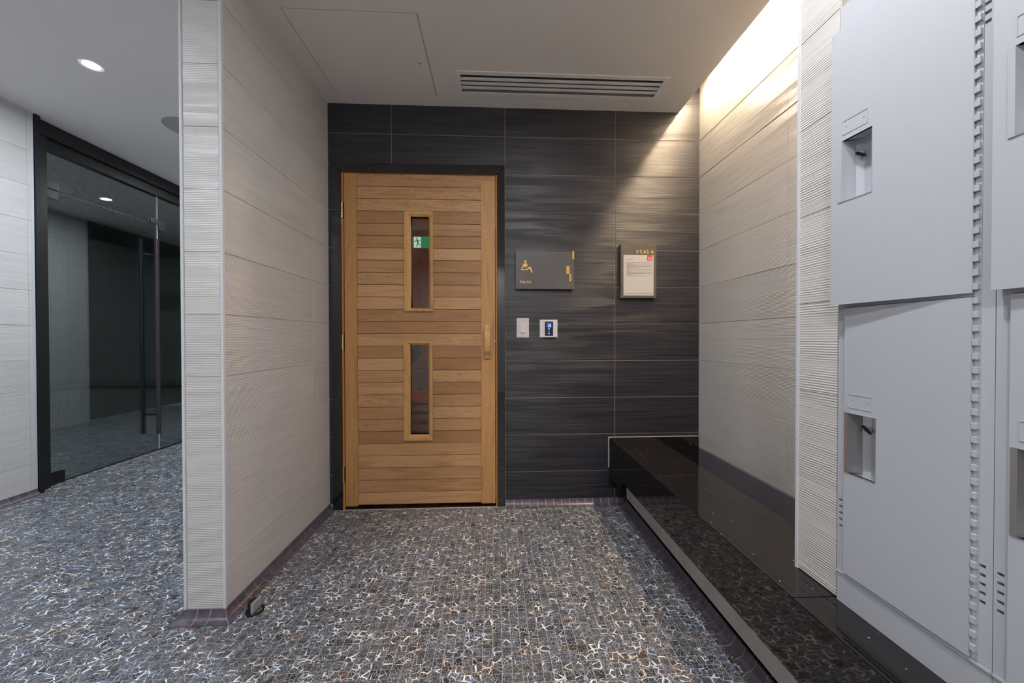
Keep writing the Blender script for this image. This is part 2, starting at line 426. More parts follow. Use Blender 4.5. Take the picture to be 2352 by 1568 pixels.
# ---- ceilings
HATCH = (-.8815, -.324, 1.5485, 2.0765); GR = (-.2035, .917, 1.868, 2.0495); GH = (GR[0]+.024, GR[1]-.024, GR[2]+.024, GR[3]-.024)
ce = struct(slab('ceiling', 'z', (XP, 1.11, YB, D+.01), (CE, CE+.02), [HATCH, GH], 'paint', origin=(0, 0, CE)), 'smooth grey painted ceiling above the sauna entrance')
box('edge_return', (1.098, 1.11, .70, D+.006, CE+.02, CE+.14), 'paint', ce)
ce2 = struct(slab('ceiling_hall', 'z', (-3.1, XP, YB, 6.6), (CH, CH+.02), [], 'paint', origin=(-2, 1, CH)), 'smooth grey painted ceiling of the hall')
struct(box('ceiling_deck', (-5.8, 1.4, YB-.06, 6.6, 2.74, 2.78), 'paint', origin=(0, 1, 2.74)), 'structural deck above the hung ceiling')
struct(box('ceiling_locker', (1.11, 1.32, YB, .80, CE, CE+.02), 'paint', origin=(1.2, 0, CE)), 'painted ceiling strip above the lockers')
struct(box('trim_4', (XP-.002, XP+.02, YB, PY+.01, CE, CH+.02), 'paint', origin=(XP, 0, CE)), 'painted ceiling step')

# ---- cove base tiles
def cove_profile(bm, a0, a1, axis, at, out, sh=0., n=6, r=.036, m0=0, m1=0):
    """quarter-round cove; axis = run direction, at = wall face coordinate, out = sign away from wall"""
    prof = [(.001, .037), (.0055, .0365)]
    for k in range(n+1):
        t = math.pi/2*k/n; prof.append((.0055+r*(1-math.cos(t))*.86, .0365-r*math.sin(t)*.93))
    prof += [(.0055+r*.86, 0), (.001, 0)]
    prof = [(max(.0006, d-sh), max(0, z-sh)) for d, z in prof]
    ra, rb = [], []
    for d, z in prof:
        p = at+out*d
        e0, e1 = a0-m0*d, a1+m1*d
        ra.append(bm.verts.new((e0, p, z) if axis == 'x' else (p, e0, z))); rb.append(bm.verts.new((e1, p, z) if axis == 'x' else (p, e1, z)))
    for i in range(len(prof)): bm.faces.new((ra[i], rb[i], rb[(i+1) % len(prof)], ra[(i+1) % len(prof)]))
    bm.faces.new(ra); bm.faces.new(rb[::-1])
COVEMESH = {}
def cove_run(parent, a0, a1, axis, at, out, mat, m0=0, m1=0, pitch=.0475, g=.0028):
    n = max(1, round((a1-a0)/pitch)); p = (a1-a0)/n
    bm = bmesh.new(); cove_profile(bm, a0, a1, axis, at, out, .0011, m0=m0, m1=m1); finish(bm, 'grout', 'grout_white', parent)
    for k in range(n):
        q0, q1 = (m0 if k == 0 else 0), (m1 if k == n-1 else 0); key = (round(p, 5), axis, out, mat, q0, q1)
        c = a0+p*(k+.5)
        if key not in COVEMESH:
            bm = bmesh.new(); cove_profile(bm, -p/2+g/2, p/2-g/2, axis, 0, out, m0=q0, m1=q1); bmesh.ops.recalc_face_normals(bm, faces=bm.faces)
            mh = bpy.data.meshes.new('cove_tile'); bm.to_mesh(mh); bm.free(); mh.materials.append(MT[mat]); COVEMESH[key] = mh
        link(bpy.data.objects.new('cove_tile', COVEMESH[key]), parent, (c, at, 0) if axis == 'x' else (at, c, 0))
bp_ = struct(empty('baseboard_partition', (XL, 1.7, 0)), 'plum glazed cove tiles along the foot of the partition')
cove_run(bp_, PY, D, 'y', XL, 1, 'cove', 1, 0)
cove_run(bp_, XP, XL, 'x', PY, -1, 'cove', 1, 1)
cove_run(bp_, PY, D, 'y', XP, -1, 'cove', 1, 0)
bb = struct(empty('baseboard_back', (.4, D, 0)), 'plum glazed cove tiles along the foot of the charcoal wall')
cove_run(bb, .062, .775, 'x', D, -1, 'cove')
bl = struct(empty('baseboard_left', (XW, 1.7, 0)), 'plum glazed cove tiles along the foot of the hall wall')
cove_run(bl, 1.5, 2.47, 'y', XW, 1, 'cove')

# ================================================================== SAUNA DOOR
t1 = struct(empty('trim_1', (-.44, D, 0)), 'polished black granite surround of the wooden sauna door')
y0, y1 = D-.010, D+.045
def mitre(name, pts): 
    bm = bmesh.new(); poly_y(bm, pts, y0, y1); bmesh.ops.bevel(bm, geom=[e for e in bm.edges], offset=.0012, segments=1, affect='EDGES'); return finish(bm, name, 'granite', t1)
mitre('jamb', [(-.945, 0), (-.888, 0), (-.888, 1.962), (-.945, 2.016)])
mitre('jamb', [(.012, 0), (.058, 0), (.058, 2.016), (.012, 1.962)])
mitre('head', [(-.945, 2.016), (-.888, 1.962), (.012, 1.962), (.058, 2.016)])
t2 = struct(empty('trim_2', (-.44, D, 0)), 'orange cedar jamb lining around the sauna door')
box('lining', (-.888, -.8785, D-.004, D+.10, 0, 1.962), 'cedar_jamb', t2)
box('lining', (.004, .012, D-.004, D+.10, 0, 1.962), 'cedar_jamb', t2)
box('lining', (-.8785, .004, D-.002, D+.10, 1.9595, 1.962), 'cedar_jamb', t2)
box('threshold', (-.8785, .004, D-.002, D+.10, -.002, .004), 'granite', t2)
dr = struct(empty('door_1', (-.44, D, 0)), 'cedar plank sauna door with two narrow vertical windows')
W1 = (-.492, -.386, 1.177, 1.711); W2 = (-.498, -.391, .435, .962)
PX0, PX1, ZT, ZBOT = -.802, -.083, 1.9575, .018
PITCHZ = .0716
slab('core', 'y', (-.873, 0, .02, 1.955), (D+.010, D+.034), [W1, W2], 'cedar_z', dr)
box('stile', (-.874, PX0-.0008, D-.003, D+.012, ZBOT, ZT), 'cedar_z', dr, .0012)
box('stile', (PX1+.0008, -.0005, D-.003, D+.012, ZBOT, ZT-.03), 'cedar_z', dr, .0012)
k = 0; z = ZT
while z > ZBOT+.01:
    zb_ = max(ZBOT, z-PITCHZ)
    xe = -.0005 if k == 0 else PX1
    ztop, zlow = z-.0012, zb_+.0012
    if k == 0: zlow = z-PITCHZ+.0012
    spans, notch = [(PX0, xe)], None
    for wn in (W1, W2):
        if ztop > wn[2] and zlow < wn[3]:
            if ztop > wn[3]+.003 or zlow < wn[2]-.003: notch = wn
            else: spans = [(PX0, wn[0]-.0005), (wn[1]+.0005, xe)]
    if k == 0:
        bm = bmesh.new(); poly_y(bm, [(PX0, ztop), (-.0005, ztop), (-.0005, ztop-.027), (-.0135, ztop-.027), (-.025, ztop-.018), (PX1, ztop-.026), (PX1, zlow), (PX0, zlow)][:1]+[(-.0005, ztop), (-.0005, ztop-.028), (PX1, ztop-.028), (PX1, zlow), (PX0, zlow)], D-.001, D+.011)
        finish(bm, 'plank', 'cedar_x', dr)
    elif notch: slab('plank', 'y', (PX0, PX1, zlow, ztop), (D-.001, D+.011), [notch], 'cedar_x', dr)
    else:
        for a, b in spans: piece('plank', (a, b, D-.001, D+.011, zlow, ztop), 'cedar_x', dr, .0012)
    z -= PITCHZ; k += 1
def window_frame(wn, o, mat):
    x0, x1, za, zb = wn; X0, X1, ZA, ZB_ = o
    fr_ = empty('window_frame', ((x0+x1)/2, D, za)); fr_.parent = dr; fr_.location = Vector(((x0+x1)/2, D, za))-LOC[dr.name]
    def strip(inner0, inner1, outer0, outer1):
        bm = bmesh.new(); yb, yf, yi = D+.010, D-.013, D-.004
        vsx = []
        for (ix, iz), (ox_, oz) in ((inner0, outer0), (inner1, outer1)):
            mx_, mz_ = ix+(ox_-ix)*.45, iz+(oz-iz)*.45
            vsx.append([bm.verts.new(c) for c in ((ix, yb+.022, iz), (ix, yi, iz), (mx_, yf, mz_), (ox_, yf, oz), (ox_, yb-.011, oz))])
        a, b = vsx
        for i in range(5): bm.faces.new((a[i], b[i], b[(i+1) % 5], a[(i+1) % 5]))
        bm.faces.new(a); bm.faces.new(b[::-1]); finish(bm, 'moulding', mat, fr_)
    strip((x0, za), (x0, zb), (X0, ZA), (X0, ZB_)); strip((x1, za), (x1, zb), (X1, ZA), (X1, ZB_))
    strip((x0, zb), (x1, zb), (X0, ZB_), (X1, ZB_)); strip((x0, za), (x1, za), (X0, ZA), (X1, ZA))
    box('pane', (x0, x1, D+.016, D+.021, za, zb), 'pane', fr_)
window_frame(W1, (-.529, -.362, 1.158, 1.740), 'cedar_frame'); window_frame(W2, (-.535, -.367, .400, .984), 'cedar_frame')
# bow handle
bm = bmesh.new(); hx0, hx1 = -.0625, -.0285
prof = [(0, .882), (0, 1.076), (-.014, 1.078), (-.018, 1.062), (-.040, 1.035), (-.044, 1.005), (-.044, .960), (-.040, .925), (-.018, .896), (-.014, .880)]
inner = [(-.004, .905), (-.026, .93), (-.030, .96), (-.030, 1.0), (-.026, 1.028), (-.004, 1.052)]
def arch(bm, x0, x1):
    outl = [(0, 1.052), (0, 1.077), (-.013, 1.078), (-.018, 1.062), (-.038, 1.036), (-.044, 1.006), (-.044, .955), (-.038, .924), (-.018, .897), (-.013, .881), (0, .882), (0, .906),
            (-.006, .908), (-.024, .934), (-.030, .960), (-.030, 1.0), (-.024, 1.026), (-.006, 1.050)]
    a = [bm.verts.new((x0, D-.003+y, z)) for y, z in outl]; b = [bm.verts.new((x1, D-.003+y, z)) for y, z in outl]
    n = len(outl)
    for i in range(n): bm.faces.new((a[i], b[i], b[(i+1) % n], a[(i+1) % n]))
    h = n//2
    for s in (a, b):
        # cap with quads between outer (0..11) and inner (11..17) chains
        outer = s[0:12]; inn = [s[17], s[16], s[15], s[14], s[13], s[12]]
        bm.faces.new((s[0], s[1], s[2], s[3], s[17])); bm.faces.new((s[17], s[3], s[4], s[16])); bm.faces.new((s[16], s[4], s[5], s[15])); bm.faces.new((s[15], s[5], s[6], s[14]))
        bm.faces.new((s[14], s[6], s[7], s[13])); bm.faces.new((s[13], s[7], s[8], s[12])); bm.faces.new((s[12], s[8], s[9], s[10], s[11]))
arch(bm, hx0, hx1); hd = finish(bm, 'handle', 'cedar_frame', dr)
for hz in (1.742, .978, .208):
    hg = box('hinge', (-.8868, -.8785, D-.0095, D+.006, hz-.045, hz+.045), 'brass', dr, .001)
    for q in range(5):
        bm = bmesh.new(); tube(bm, [(-.8830, D-.0105, hz-.044+q*.018), (-.8830, D-.0105, hz-.028+q*.018)], .0042, 10); finish(bm, 'knuckle', 'brass', hg, smooth=True)
bm = bmesh.new(); lathe(bm, (.0005, D-.004, .984), [(.002, -.003), (.005, -.003), (.005, .002), (.002, .002)], 12, 'y'); finish(bm, 'roller_catch', 'plastic', dr)

# ---- sauna room behind the door
sr = struct(slab('wall_sauna', 'z', (-1.05, 1.2, D+.06, 3.66), (0, 2.3), [(-1.0, 1.15, D+.06, 3.6)], 'sauna_wood', origin=(0, 3.6, 0)), 'cedar lined walls inside the sauna')
x = -1.0; 
while x < .6:
    if -.99 < x < .3: piece('plank', (x+.0015, x+.0885, 3.585, 3.602, .02, 2.08), 'sauna_wood', sr, .002)
    x += .09
struct(box('ceiling_sauna', (-1.05, 1.2, D+.05, 3.66, 2.08, 2.12), 'sauna_wood', origin=(0, 3, 2.08)), 'cedar ceiling inside the sauna')
sb = tag(empty('sauna_bench', (0, 3.3, 0)), 'slatted cedar bench inside the sauna behind the lower window', 'bench')
for i in range(6):
    zc = .845-.036*i; piece('backrest_slat', (-.96, .9, 3.36, 3.38, zc-.013, zc+.013), 'sauna_slat', sb, .002)
for i in range(6):
    yc = 2.87+.078*i; piece('seat_slat', (-.96, .9, yc-.033, yc+.033, .50, .525), 'sauna_slat', sb, .002)
for i in range(5):
    zc = .455-.075*i; piece('front_slat', (-.96, .9, 2.85, 2.87, zc-.024, zc+.024), 'sauna_slat', sb, .002)
for xx in (-.90, .2): box('leg', (xx, xx+.05, 2.88, 2.93, 0, .50), 'sauna_slat', sb)
box('back_panel', (-.96, .9, 3.40, 3.42, 0, .87), 'sauna_wood', sb)
bm = bmesh.new()
hp = []
for q in range(40):
    t = 2*math.pi*q/40; hp.append((16*math.sin(t)**3/16*.068, (13*math.cos(t)-5*math.cos(2*t)-2*math.cos(3*t)-math.cos(4*t))/17*.085))
poly_y(bm, [(-.595+x_, .885+z_) for x_, z_ in hp], 2.60, 2.615)
hh = finish(bm, 'heart_cutout', 'heart'); tag(hh, 'dark heart shaped panel seen through the lower sauna window', 'panel')
sl = tag(empty('sauna_lamp_offscreen', (.5, 3.52, 1.75)), 'small wall lamp glowing inside the sauna', 'lamp')
box('back_plate', (.42, .58, 3.57, 3.586, 1.70, 1.90), 'sauna_slat', sl); box('diffuser', (.44, .56, 3.53, 3.57, 1.72, 1.88), 'lamp_sauna', sl, .006)

# ================================================================== WALL FITTINGS
s1 = tag(empty('sauna_sign', (.295, D, 1.29)), 'graphite plaque with gold seated bather and the word Sauna', 'sign')
box('plate', (.121, .466, D-.020, D, 1.290, 1.514), 'sign', s1, .0015)
def sx(px): return .121+(px-120)/(2015-120)*.345
def sz(py): return 1.514-(py-165)/(1435-165)*.224
yf = D-.0205
def flat(name, pts, mat, par, y=yf, th=.0012):
    bm = bmesh.new(); poly_y(bm, pts, y-th, y); return finish(bm, name, mat, par)
box('strip', (sx(1920), sx(2018), D-.0212, D-.0198, 1.2905, sz(430)), 'sign_brown', s1)
for a, b, c, e in ((1965, 2025, 165, 425), (1768, 1878, 668, 925), (1868, 1928, 925, 1185)): box('gold_block', (sx(a), sx(b), D-.0235, D-.020, sz(e), sz(c)), 'gold', s1)
bm = bmesh.new(); lathe(bm, (sx(433), yf, sz(525)), [(.001, -.0012), (.0072, -.0012), (.0072, 0), (.001, 0)], 20, 'y'); finish(bm, 'pictogram_head', 'gold', s1)
flat('pictogram_torso', [(sx(a), sz(b)) for a, b in ((378, 585), (478, 582), (512, 662), (420, 728), (390, 665), (342, 755), (302, 755))], 'gold', s1)
flat('pictogram_leg', [(sx(a), sz(b)) for a, b in ((470, 755), (540, 698), (608, 698), (672, 885), (655, 900), (632, 890), (570, 765))], 'gold', s1)
flat('pictogram_seat', [(sx(a), sz(b)) for a, b in ((280, 778), (525, 778), (525, 805), (280, 805))], 'gold', s1)
text('lettering', 'Sauna', sx(252), sz(1240), sz(1125)-sz(1240), yf-.0004, 'gold_pale', s1, spacing=1.06)
for q, (a, b) in enumerate(((262, 1365), (275, 1362), (305, 1360), (318, 1372), (335, 1358), (350, 1380), (362, 1360), (375, 1368))):
    box('braille_dot', (sx(a)-.0008, sx(a)+.0008, yf-.001, yf, sz(b)-.0008, sz(b)+.0008), 'black', s1)
# notice board
s2 = tag(empty('notice_board', (.855, D, 1.237)), 'umber notice board with gold SCALA lettering and a printed sheet', 'notice')
box('plate', (.747, .963, D-.026, D, 1.238, 1.560), 'sign_brown', s2, .0015)
def nx(px): return .747+(px-135)/(1058-135)*.216
def nz(py): return 1.560-(py-70)/(1458-70)*.322
pp = box('paper', (nx(205), nx(985), D-.0272, D-.0262, nz(1395), nz(352)), 'paper', s2)
yn = D-.0275
for ch, px in zip('SCALA', (535, 622, 718, 818, 912)):
    text('lettering', ch, nx(px), nz(305), nz(222)-nz(305), D-.0268, 'gold_pale', s2)
for a, b, zz in ((718, 745, 303), (768, 795, 303), (815, 845, 303), (815, 842, 224), (912, 938, 303), (960, 986, 303)):
    box('serif', (nx(a), nx(b), D-.0271, D-.0262, nz(zz+4), nz(zz-5)), 'gold_pale', s2)
lg = box('logo', (nx(815), nx(950), yn-.0004, yn, nz(492), nz(352)), 'red', pp)
text('logo_letters', 'DEL', nx(832), nz(450), .011, yn-.0008, 'paper', pp, spacing=.98)
box('logo_line', (nx(832), nx(930), yn-.0008, yn-.0003, nz(474), nz(460)), 'paper', pp)
text('heading', 'Steam & Sauna', nx(258), nz(470), .0052, yn-.0002, 'ink', pp)
for a, b, v in ((255, 945, 547), (255, 470, 565), (280, 940, 588), (280, 465, 605), (280, 945, 633), (280, 945, 652), (280, 545, 664), (280, 680, 690), (280, 940, 718), (280, 355, 735), (280, 945, 762), (280, 380, 778),
                (280, 940, 803), (280, 945, 822), (280, 710, 838), (280, 450, 867), (280, 890, 890), (258, 945, 1335), (258, 385, 1346), (910, 948, 1346)):
    box('print_line', (nx(a), nx(b), yn-.0003, yn, nz(v+4.), nz(v-4.)), 'ink', pp)
# light switch
s3 = tag(empty('light_switch', (.164, D, 1.003)), 'white rocker light switch plate below the Sauna plaque', 'switch')
bm = bmesh.new(); bx(bm, .1275, .2005, D-.006, D, 1.003, 1.1195)
bmesh.ops.bevel(bm, geom=[e for e in bm.edges if all(v.co.y < D-.003 for v in e.verts)], offset=.003, segments=2, affect='EDGES'); finish(bm, 'plate', 'plastic', s3)
box('bezel', (.1475, .1805, D-.0068, D-.004, 1.030, 1.0925), 'plastic', s3)
bm = bmesh.new(); poly = [(D-.006, 1.032), (D-.0125, 1.0335), (D-.0075, 1.0915), (D-.006, 1.0915)]
a = [bm.verts.new((.149, y, z)) for y, z in poly]; b = [bm.verts.new((.179, y, z)) for y, z in poly]
for i in range(4): bm.faces.new((a[i], b[i], b[(i+1) % 4], a[(i+1) % 4]))
bm.faces.new(a); bm.faces.new(b[::-1]); finish(bm, 'rocker', 'plastic', s3)
for zz in (1.015, 1.106):
    bm = bmesh.new(); lathe(bm, (.164, D-.006, zz), [(.0005, -.0006), (.002, -.0006), (.002, .001), (.0005, .001)], 12, 'y'); finish(bm, 'screw', 'plastic_grey', s3)
# thermostat
s4 = tag(empty('sauna_control', (.318, D, 1.003)), 'square white sauna control with a blue glowing 13', 'control')
bm = bmesh.new(); bx(bm, .2645, .3705, D-.012, D, 1.003, 1.1095)
bmesh.ops.bevel(bm, geom=[e for e in bm.edges if all(v.co.y < D-.006 for v in e.verts)], offset=.004, segments=2, affect='EDGES'); finish(bm, 'plate', 'plastic', s4)
box('bezel', (.290, .3478, D-.0145, D-.011, 1.0055, 1.102), 'plastic', s4, .001)
scn = box('screen', (.2945, .3435, D-.0152, D-.0143, 1.0135, 1.0985), 'screen', s4)
ys = D-.0154
box('digit_bloom', (.3075, .3335, ys-.0003, ys, 1.0630, 1.0840), 'blue', scn)  # emissive sheet imitating the blue bloom around the digits
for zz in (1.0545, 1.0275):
    bm = bmesh.new(); lathe(bm, (.3187, ys, zz), [(.0005, -.0003), (.0066, -.0003), (.0066, 0), (.0005, 0)], 18, 'y'); finish(bm, 'arrow_bloom', 'blue', scn)  # emissive discs imitating the blue bloom behind the arrows
text('digits', '13', .3115, 1.0665, .0145, ys-.0006, 'blue_white', scn, spacing=.9)
for zz, sg in ((1.0545, 1), (1.0275, -1)):
    for q in range(5):
        t = (q-2)*.5; box('arrow', (.3187+t*.0035-.001, .3187+t*.0035+.001, ys-.0008, ys-.0003, zz+sg*(.0014-.0018*t*t)-.0007, zz+sg*(.0014-.0018*t*t)+.0007), 'blue_white', scn)
bm = bmesh.new(); lathe(bm, (.3187, ys, 1.0405), [(.0003, -.0003), (.003, -.0003), (.003, 0), (.0003, 0)], 14, 'y'); finish(bm, 'button', 'plastic', scn)
for a, b in ((.304, .3165), (.3185, .333)): box('brand_print', (a, b, ys-.0003, ys, 1.0868, 1.0892), 'plastic', scn)

# ================================================================== CEILING FITTINGS
hp_ = tag(box('access_panel', (HATCH[0]+.003, HATCH[1]-.0035, HATCH[2]+.003, HATCH[3]-.002, CE+.0006, CE+.016), 'paint', origin=(-.6, 1.8, CE)), 'flush square access hatch in the grey ceiling', 'hatch')
bm = bmesh.new(); lathe(bm, (-.372, 1.83, CE), [(.002, -.0008), (.005, -.0006), (.006, .001), (.001, .001)], 16); finish(bm, 'latch', 'plastic_grey', hp_)
gv = tag(empty('air_grille', (.357, 1.96, CE)), 'long white ceiling air grille with four slots', 'grille')
slab('frame', 'z', GR, (CE-.004, CE-.0002), [GH], 'paint_white', gv)
slab('throat', 'z', (GH[0], GH[1], GH[2], GH[3]), (CE, CE+.30), [(GH[0]+.001, GH[1]-.001, GH[2]+.001, GH[3]-.001)], 'plastic_grey', gv)
box('duct', (GH[0], GH[1], GH[2], GH[3], CE+.300, CE+.304), 'plastic_grey', gv)
gw = GH[3]-GH[2]; sp = gw/4
for q in range(4):
    if q: box('blade', (GH[0], GH[1], GH[2]+q*sp-.0085, GH[2]+q*sp+.0085, CE-.003, CE+.0045), 'paint_white', gv, .001)
def downlight(x, y, z, lamp, label, rad=.033, name='downlight_offscreen'):
    o = tag(empty(name, (x, y, z)), label, 'downlight', 'round recessed downlights')
    bm = bmesh.new()
    for (r0, z0), (r1, z1) in (((rad, -.002), (rad+.016, -.004)), ((rad+.016, -.004), (rad+.018, 0))):
        pass
    n = 40
    prof = [(rad, .0), (rad+.001, -.003), (rad+.015, -.004), (rad+.018, 0)]
    rings = [[bm.verts.new((x+r*math.cos(2*math.pi*k/n), y+r*math.sin(2*math.pi*k/n), z+h)) for k in range(n)] for r, h in prof]
    for a, b in zip(rings, rings[1:]):
        for k in range(n): bm.faces.new((a[k], a[(k+1) % n], b[(k+1) % n], b[k]))
    finish(bm, 'trim_ring', 'paint', o, smooth=True)
    bm = bmesh.new(); lathe(bm, (x, y, z), [(rad, -.0012), (rad, -.0002)], n); finish(bm, 'diffuser', lamp, o)
    return o
downlight(-2.119, 2.023, CH, 'lamp_hall', 'round lit downlight in the hall ceiling before the glass front', .032, 'downlight')
downlight(-2.05, 3.95, CH, 'lamp_hall', 'round lit downlight mirrored in the glass front', .032)
downlight(-2.03, .1, CH, 'lamp_hall', 'round lit downlight in the hall ceiling before the partition end', .032)
for xx, yy, ll in ((.30, .62, 'round lit downlight closest to the sauna door'), (-.1, -.55, 'round lit downlight beside the hanging exit sign'), (-.1, -2.0, 'round lit downlight closest to the pale rear wall')):
    downlight(xx, yy, CE, 'lamp_main', ll, .04)
spk = tag(empty('ceiling_speaker', (-2.09, 2.60, CH)), 'round grey ceiling speaker beside the partition', 'speaker')
bm = bmesh.new(); lathe(bm, (-2.09, 2.60, CH), [(.140, -.004), (.149, -.003), (.151, 0), (.13, 0)], 48); finish(bm, 'rim', 'paint', spk, smooth=True)
bm = bmesh.new(); lathe(bm, (-2.09, 2.60, CH), [(.001, -.006), (.06, -.0058), (.140, -.0045), (.140, -.001), (.001, -.001)], 48); finish(bm, 'grille', 'speaker', spk, smooth=True)
bm = bmesh.new(); lathe(bm, (-2.09, 2.60, CH), [(.001, -.0072), (.003, -.007), (.003, -.005), (.001, -.005)], 10); finish(bm, 'screw', 'plastic_grey', spk)
# cove light strip in the slot
cl = tag(empty('cove_light', (1.14, 1.5, CE+.06)), 'warm light strip hidden in the ceiling slot over the bench wall', 'light')
box('channel', (1.188, 1.212, .93, D-.10, CE+.131, CE+.140), 'trim_metal', cl)
box('strip', (1.190, 1.210, .94, D-.11, CE+.1265, CE+.1308), 'lamp_cove', cl)
box('bracket', (1.196, 1.204, 1.4, 1.42, CE+.14, CE+.20), 'trim_metal', cl)
struct(box('trim_5', (1.10, XR+.01, .70, D+.006, CE+.20, CE+.21), 'paint', origin=(1.17, 1.5, CE+.2)), 'white top of the light slot')

# ================================================================== BENCH / PLINTH
bn = tag(empty('stone_bench', (.75, 1.2, 0)), 'black granite bench ledge with grey kick strip below', 'bench')
XF = .682
box('fascia', (XF, XF+.02, -1.6, D, .221, ZB-.001), 'granite', bn, .001)
box('seat_slab', (XF+.0005, .955, .800, D, ZB-.022, ZB), 'granite', bn, .0008)
box('plinth_slab', (XF+.0005, 1.238, -1.6, .7985, ZB-.022, ZB), 'granite', bn, .0008)
box('underside', (XF+.018, .955, -1.6, D, .221, ZB-.023), 'granite', bn)
box('kick_strip', (.777, .785, -1.6, D-.044, .050, .2205), 'kick', bn)
box('core', (.785, .955, -1.6, D, 0, .222), 'granite', bn)
box('trough_bed', (.955, XR-.006, .915, D-.012, .06, .10), 'granite', bn)
box('splash', (XF+.001, XR-.006, D-.009, D-.001, .10, ZB), 'granite', bn)
box('sealant', (XF, XR-.006, D-.0095, D-.001, ZB, ZB+.002), 'grout_white', bn)
box('sealant', (XF-.0025, XF+.001, D-.0105, D-.001, .221, ZB+.003), 'trim_metal', bn)
bbn = struct(empty('baseboard_bench', (.777, 1, 0)), 'near black cove tiles along the foot of the bench')
cove_run(bbn, .05, D-.035, 'y', .779, -1, 'cove')

# ================================================================== LOCKERS
XK = .78
def locker(yfar, ynear, ajar, label, vents=True):
    """two-tier steel locker column; far and near edges along the wall"""
    o = tag(empty('locker', (XK+.2, (yfar+ynear)/2, ZB)), label, 'locker', 'steel lockers in a row on the plinth')
    zt = 1.742
    jf, jn = yfar-.0155, ynear+.020        # door opening between jambs
    slots = [(a_, b_, zc-.0025, zc+.0030) for zc in [.575+.0145*q for q in range(5)]+[1.50+.0145*q for q in range(5)] for a_, b_ in ((jf+.0035, jf+.0115), (jn-.0120, jn-.0040))]
    # carcass
    body = slab('carcass', 'x', (ynear, yfar, ZB+.0006, zt), (XK, XK+.02), [(jn+.002, jf-.001, .475, 1.067), (jn+.002, jf-.001, 1.078, 1.669)]+slots, 'locker', o)
    box('side_panel', (XK+.02, 1.24, yfar-.003, yfar, ZB+.0006, zt), 'locker', body); box('side_panel', (XK+.02, 1.24, ynear, ynear+.003, ZB+.0006, zt), 'locker', body)
    box('top_panel', (XK+.02, 1.24, ynear, yfar, zt-.003, zt), 'locker', body)
    box('shelf', (XK+.02, 1.24, ynear+.003, yfar-.003, 1.069, 1.074), 'locker', body)
    box('back_panel', (1.22, 1.24, ynear+.003, yfar-.003, ZB+.01, zt-.004), 'locker', body)
    box('base_lip', (XK-.003, XK, ynear, yfar, .4685, .4735), 'locker', body, .001)
    # piano hinge along the near jamb
    hz = empty('piano_hinge', (XK, jn, .475)); hz.parent = o; hz.location = Vector((XK, jn, .475))-LOC[o.name]
    box('hinge_leaf', (XK-.0015, XK, jn-.004, jn+.004, .475, 1.669), 'locker', hz)
    kp = .0226; nk = int((1.669-.475)/kp)
    for q in range(nk):
        z0 = .478+q*kp
        piece('knuckle', (XK-.0060, XK-.0005, jn-.0032, jn+.0040, z0+.0116, z0+.0222), 'locker', hz, .0004)
        piece('knuckle', (XK-.0022, XK-.0005, jn-.0002, jn+.0040, z0+.0010, z0+.0110), 'locker', hz, .0003)
    # doors, built closed in door space: hinge line at local origin, +Y to the free edge, -X to the room
    wdt = jf-jn-.0035
    for zb0, zt0, ang, low in ((.4765, 1.0655, 0., True), (1.0725, 1.671, ajar, False)):
        d = bpy.data.objects.new('door', None); d.empty_display_size = .05; COL.objects.link(d); d.parent = o; LOC[d.name] = Vector()
        ha = zb0
        W_ = wdt if low else wdt+.014
        cz = .703-.4765+zb0 if low else 1.295
        cy0, cy1 = wdt-.0715+.004, wdt-.004
        hole = (cy0, cy1, cz, cz+.132)
        pz = hole[3]+.027; rv_ = [(y_-.0012, y_+.0012, pz-.0008, pz+.0008) for y_ in (hole[0]+.015, hole[1]-.014)]
        slab('panel', 'x', (.0045, W_, zb0, zt0), (-.0045, .0005), [hole]+rv_, 'locker', d)
        slab('flange', 'x', (.0055, W_-.001, zb0+.001, zt0-.001), (.0005, .010), [(.0075, W_-.003, zb0+.003, zt0-.003)], 'locker', d)
        # recessed pull cup
        bm = bmesh.new()
        a0, a1, b0, b1 = hole; dp = .028
        pr = [(-.0058, a1+.002), (-.0062, a1-.006), (.004, a1-.0085), (dp*.75, a1-.014), (dp, a1-.026), (dp, a0+.006), (.010, a0+.003), (-.0056, a0-.0015)]
        lo_ = [bm.verts.new((x_, y_, b0)) for x_, y_ in pr]; hi_ = [bm.verts.new((x_, y_, b1)) for x_, y_ in pr]
        for i in range(len(pr)-1): bm.faces.new((lo_[i], lo_[i+1], hi_[i+1], hi_[i]))
        bm.faces.new(lo_); bm.faces.new(hi_[::-1])
        cup = finish(bm, 'pull_cup', 'steel' if low else 'locker', d)
        cup.data.shade_flat() if hasattr(cup.data, 'shade_flat') else None
        # thumb turn
        bm = bmesh.new(); tc = Vector((dp-.001, a0+.041, b1-.034)); tube(bm, [tc, tc+Vector((-.006, 0, 0))], .0058, 14); finish(bm, 'lock_turn', 'steel', cup, smooth=True)
        bm = bmesh.new(); tube(bm, [tc+Vector((-.0065, .009, .007)), tc+Vector((-.0065, 0, 0)), tc+Vector((-.0065, -.009, -.007))], [.0022, .0036, .0022], 8); finish(bm, 'lock_lever', 'rubber', cup, smooth=True)
        # embossed number plate with two rivet holes
        p0, p1, q0, q1 = a0+.007, a1-.006, b1+.012, b1+.042
        slab('plate_rim', 'x', (p0, p1, q0, q1), (-.0053, -.0044), [(p0+.0012, p1-.0012, q0+.0012, q1-.0012)], 'locker', d)
        d.location = Vector((XK-.001, jn, 0))-LOC[o.name]; d.rotation_euler = (0, 0, math.radians(ang))
    return o
locker(.7905, .5315, 5.2, 'pale grey steel locker against the tiled pier, upper door ajar')
locker(.5305, .2715, 3.0, 'pale grey steel locker second from the tiled pier, doors nearly closed')

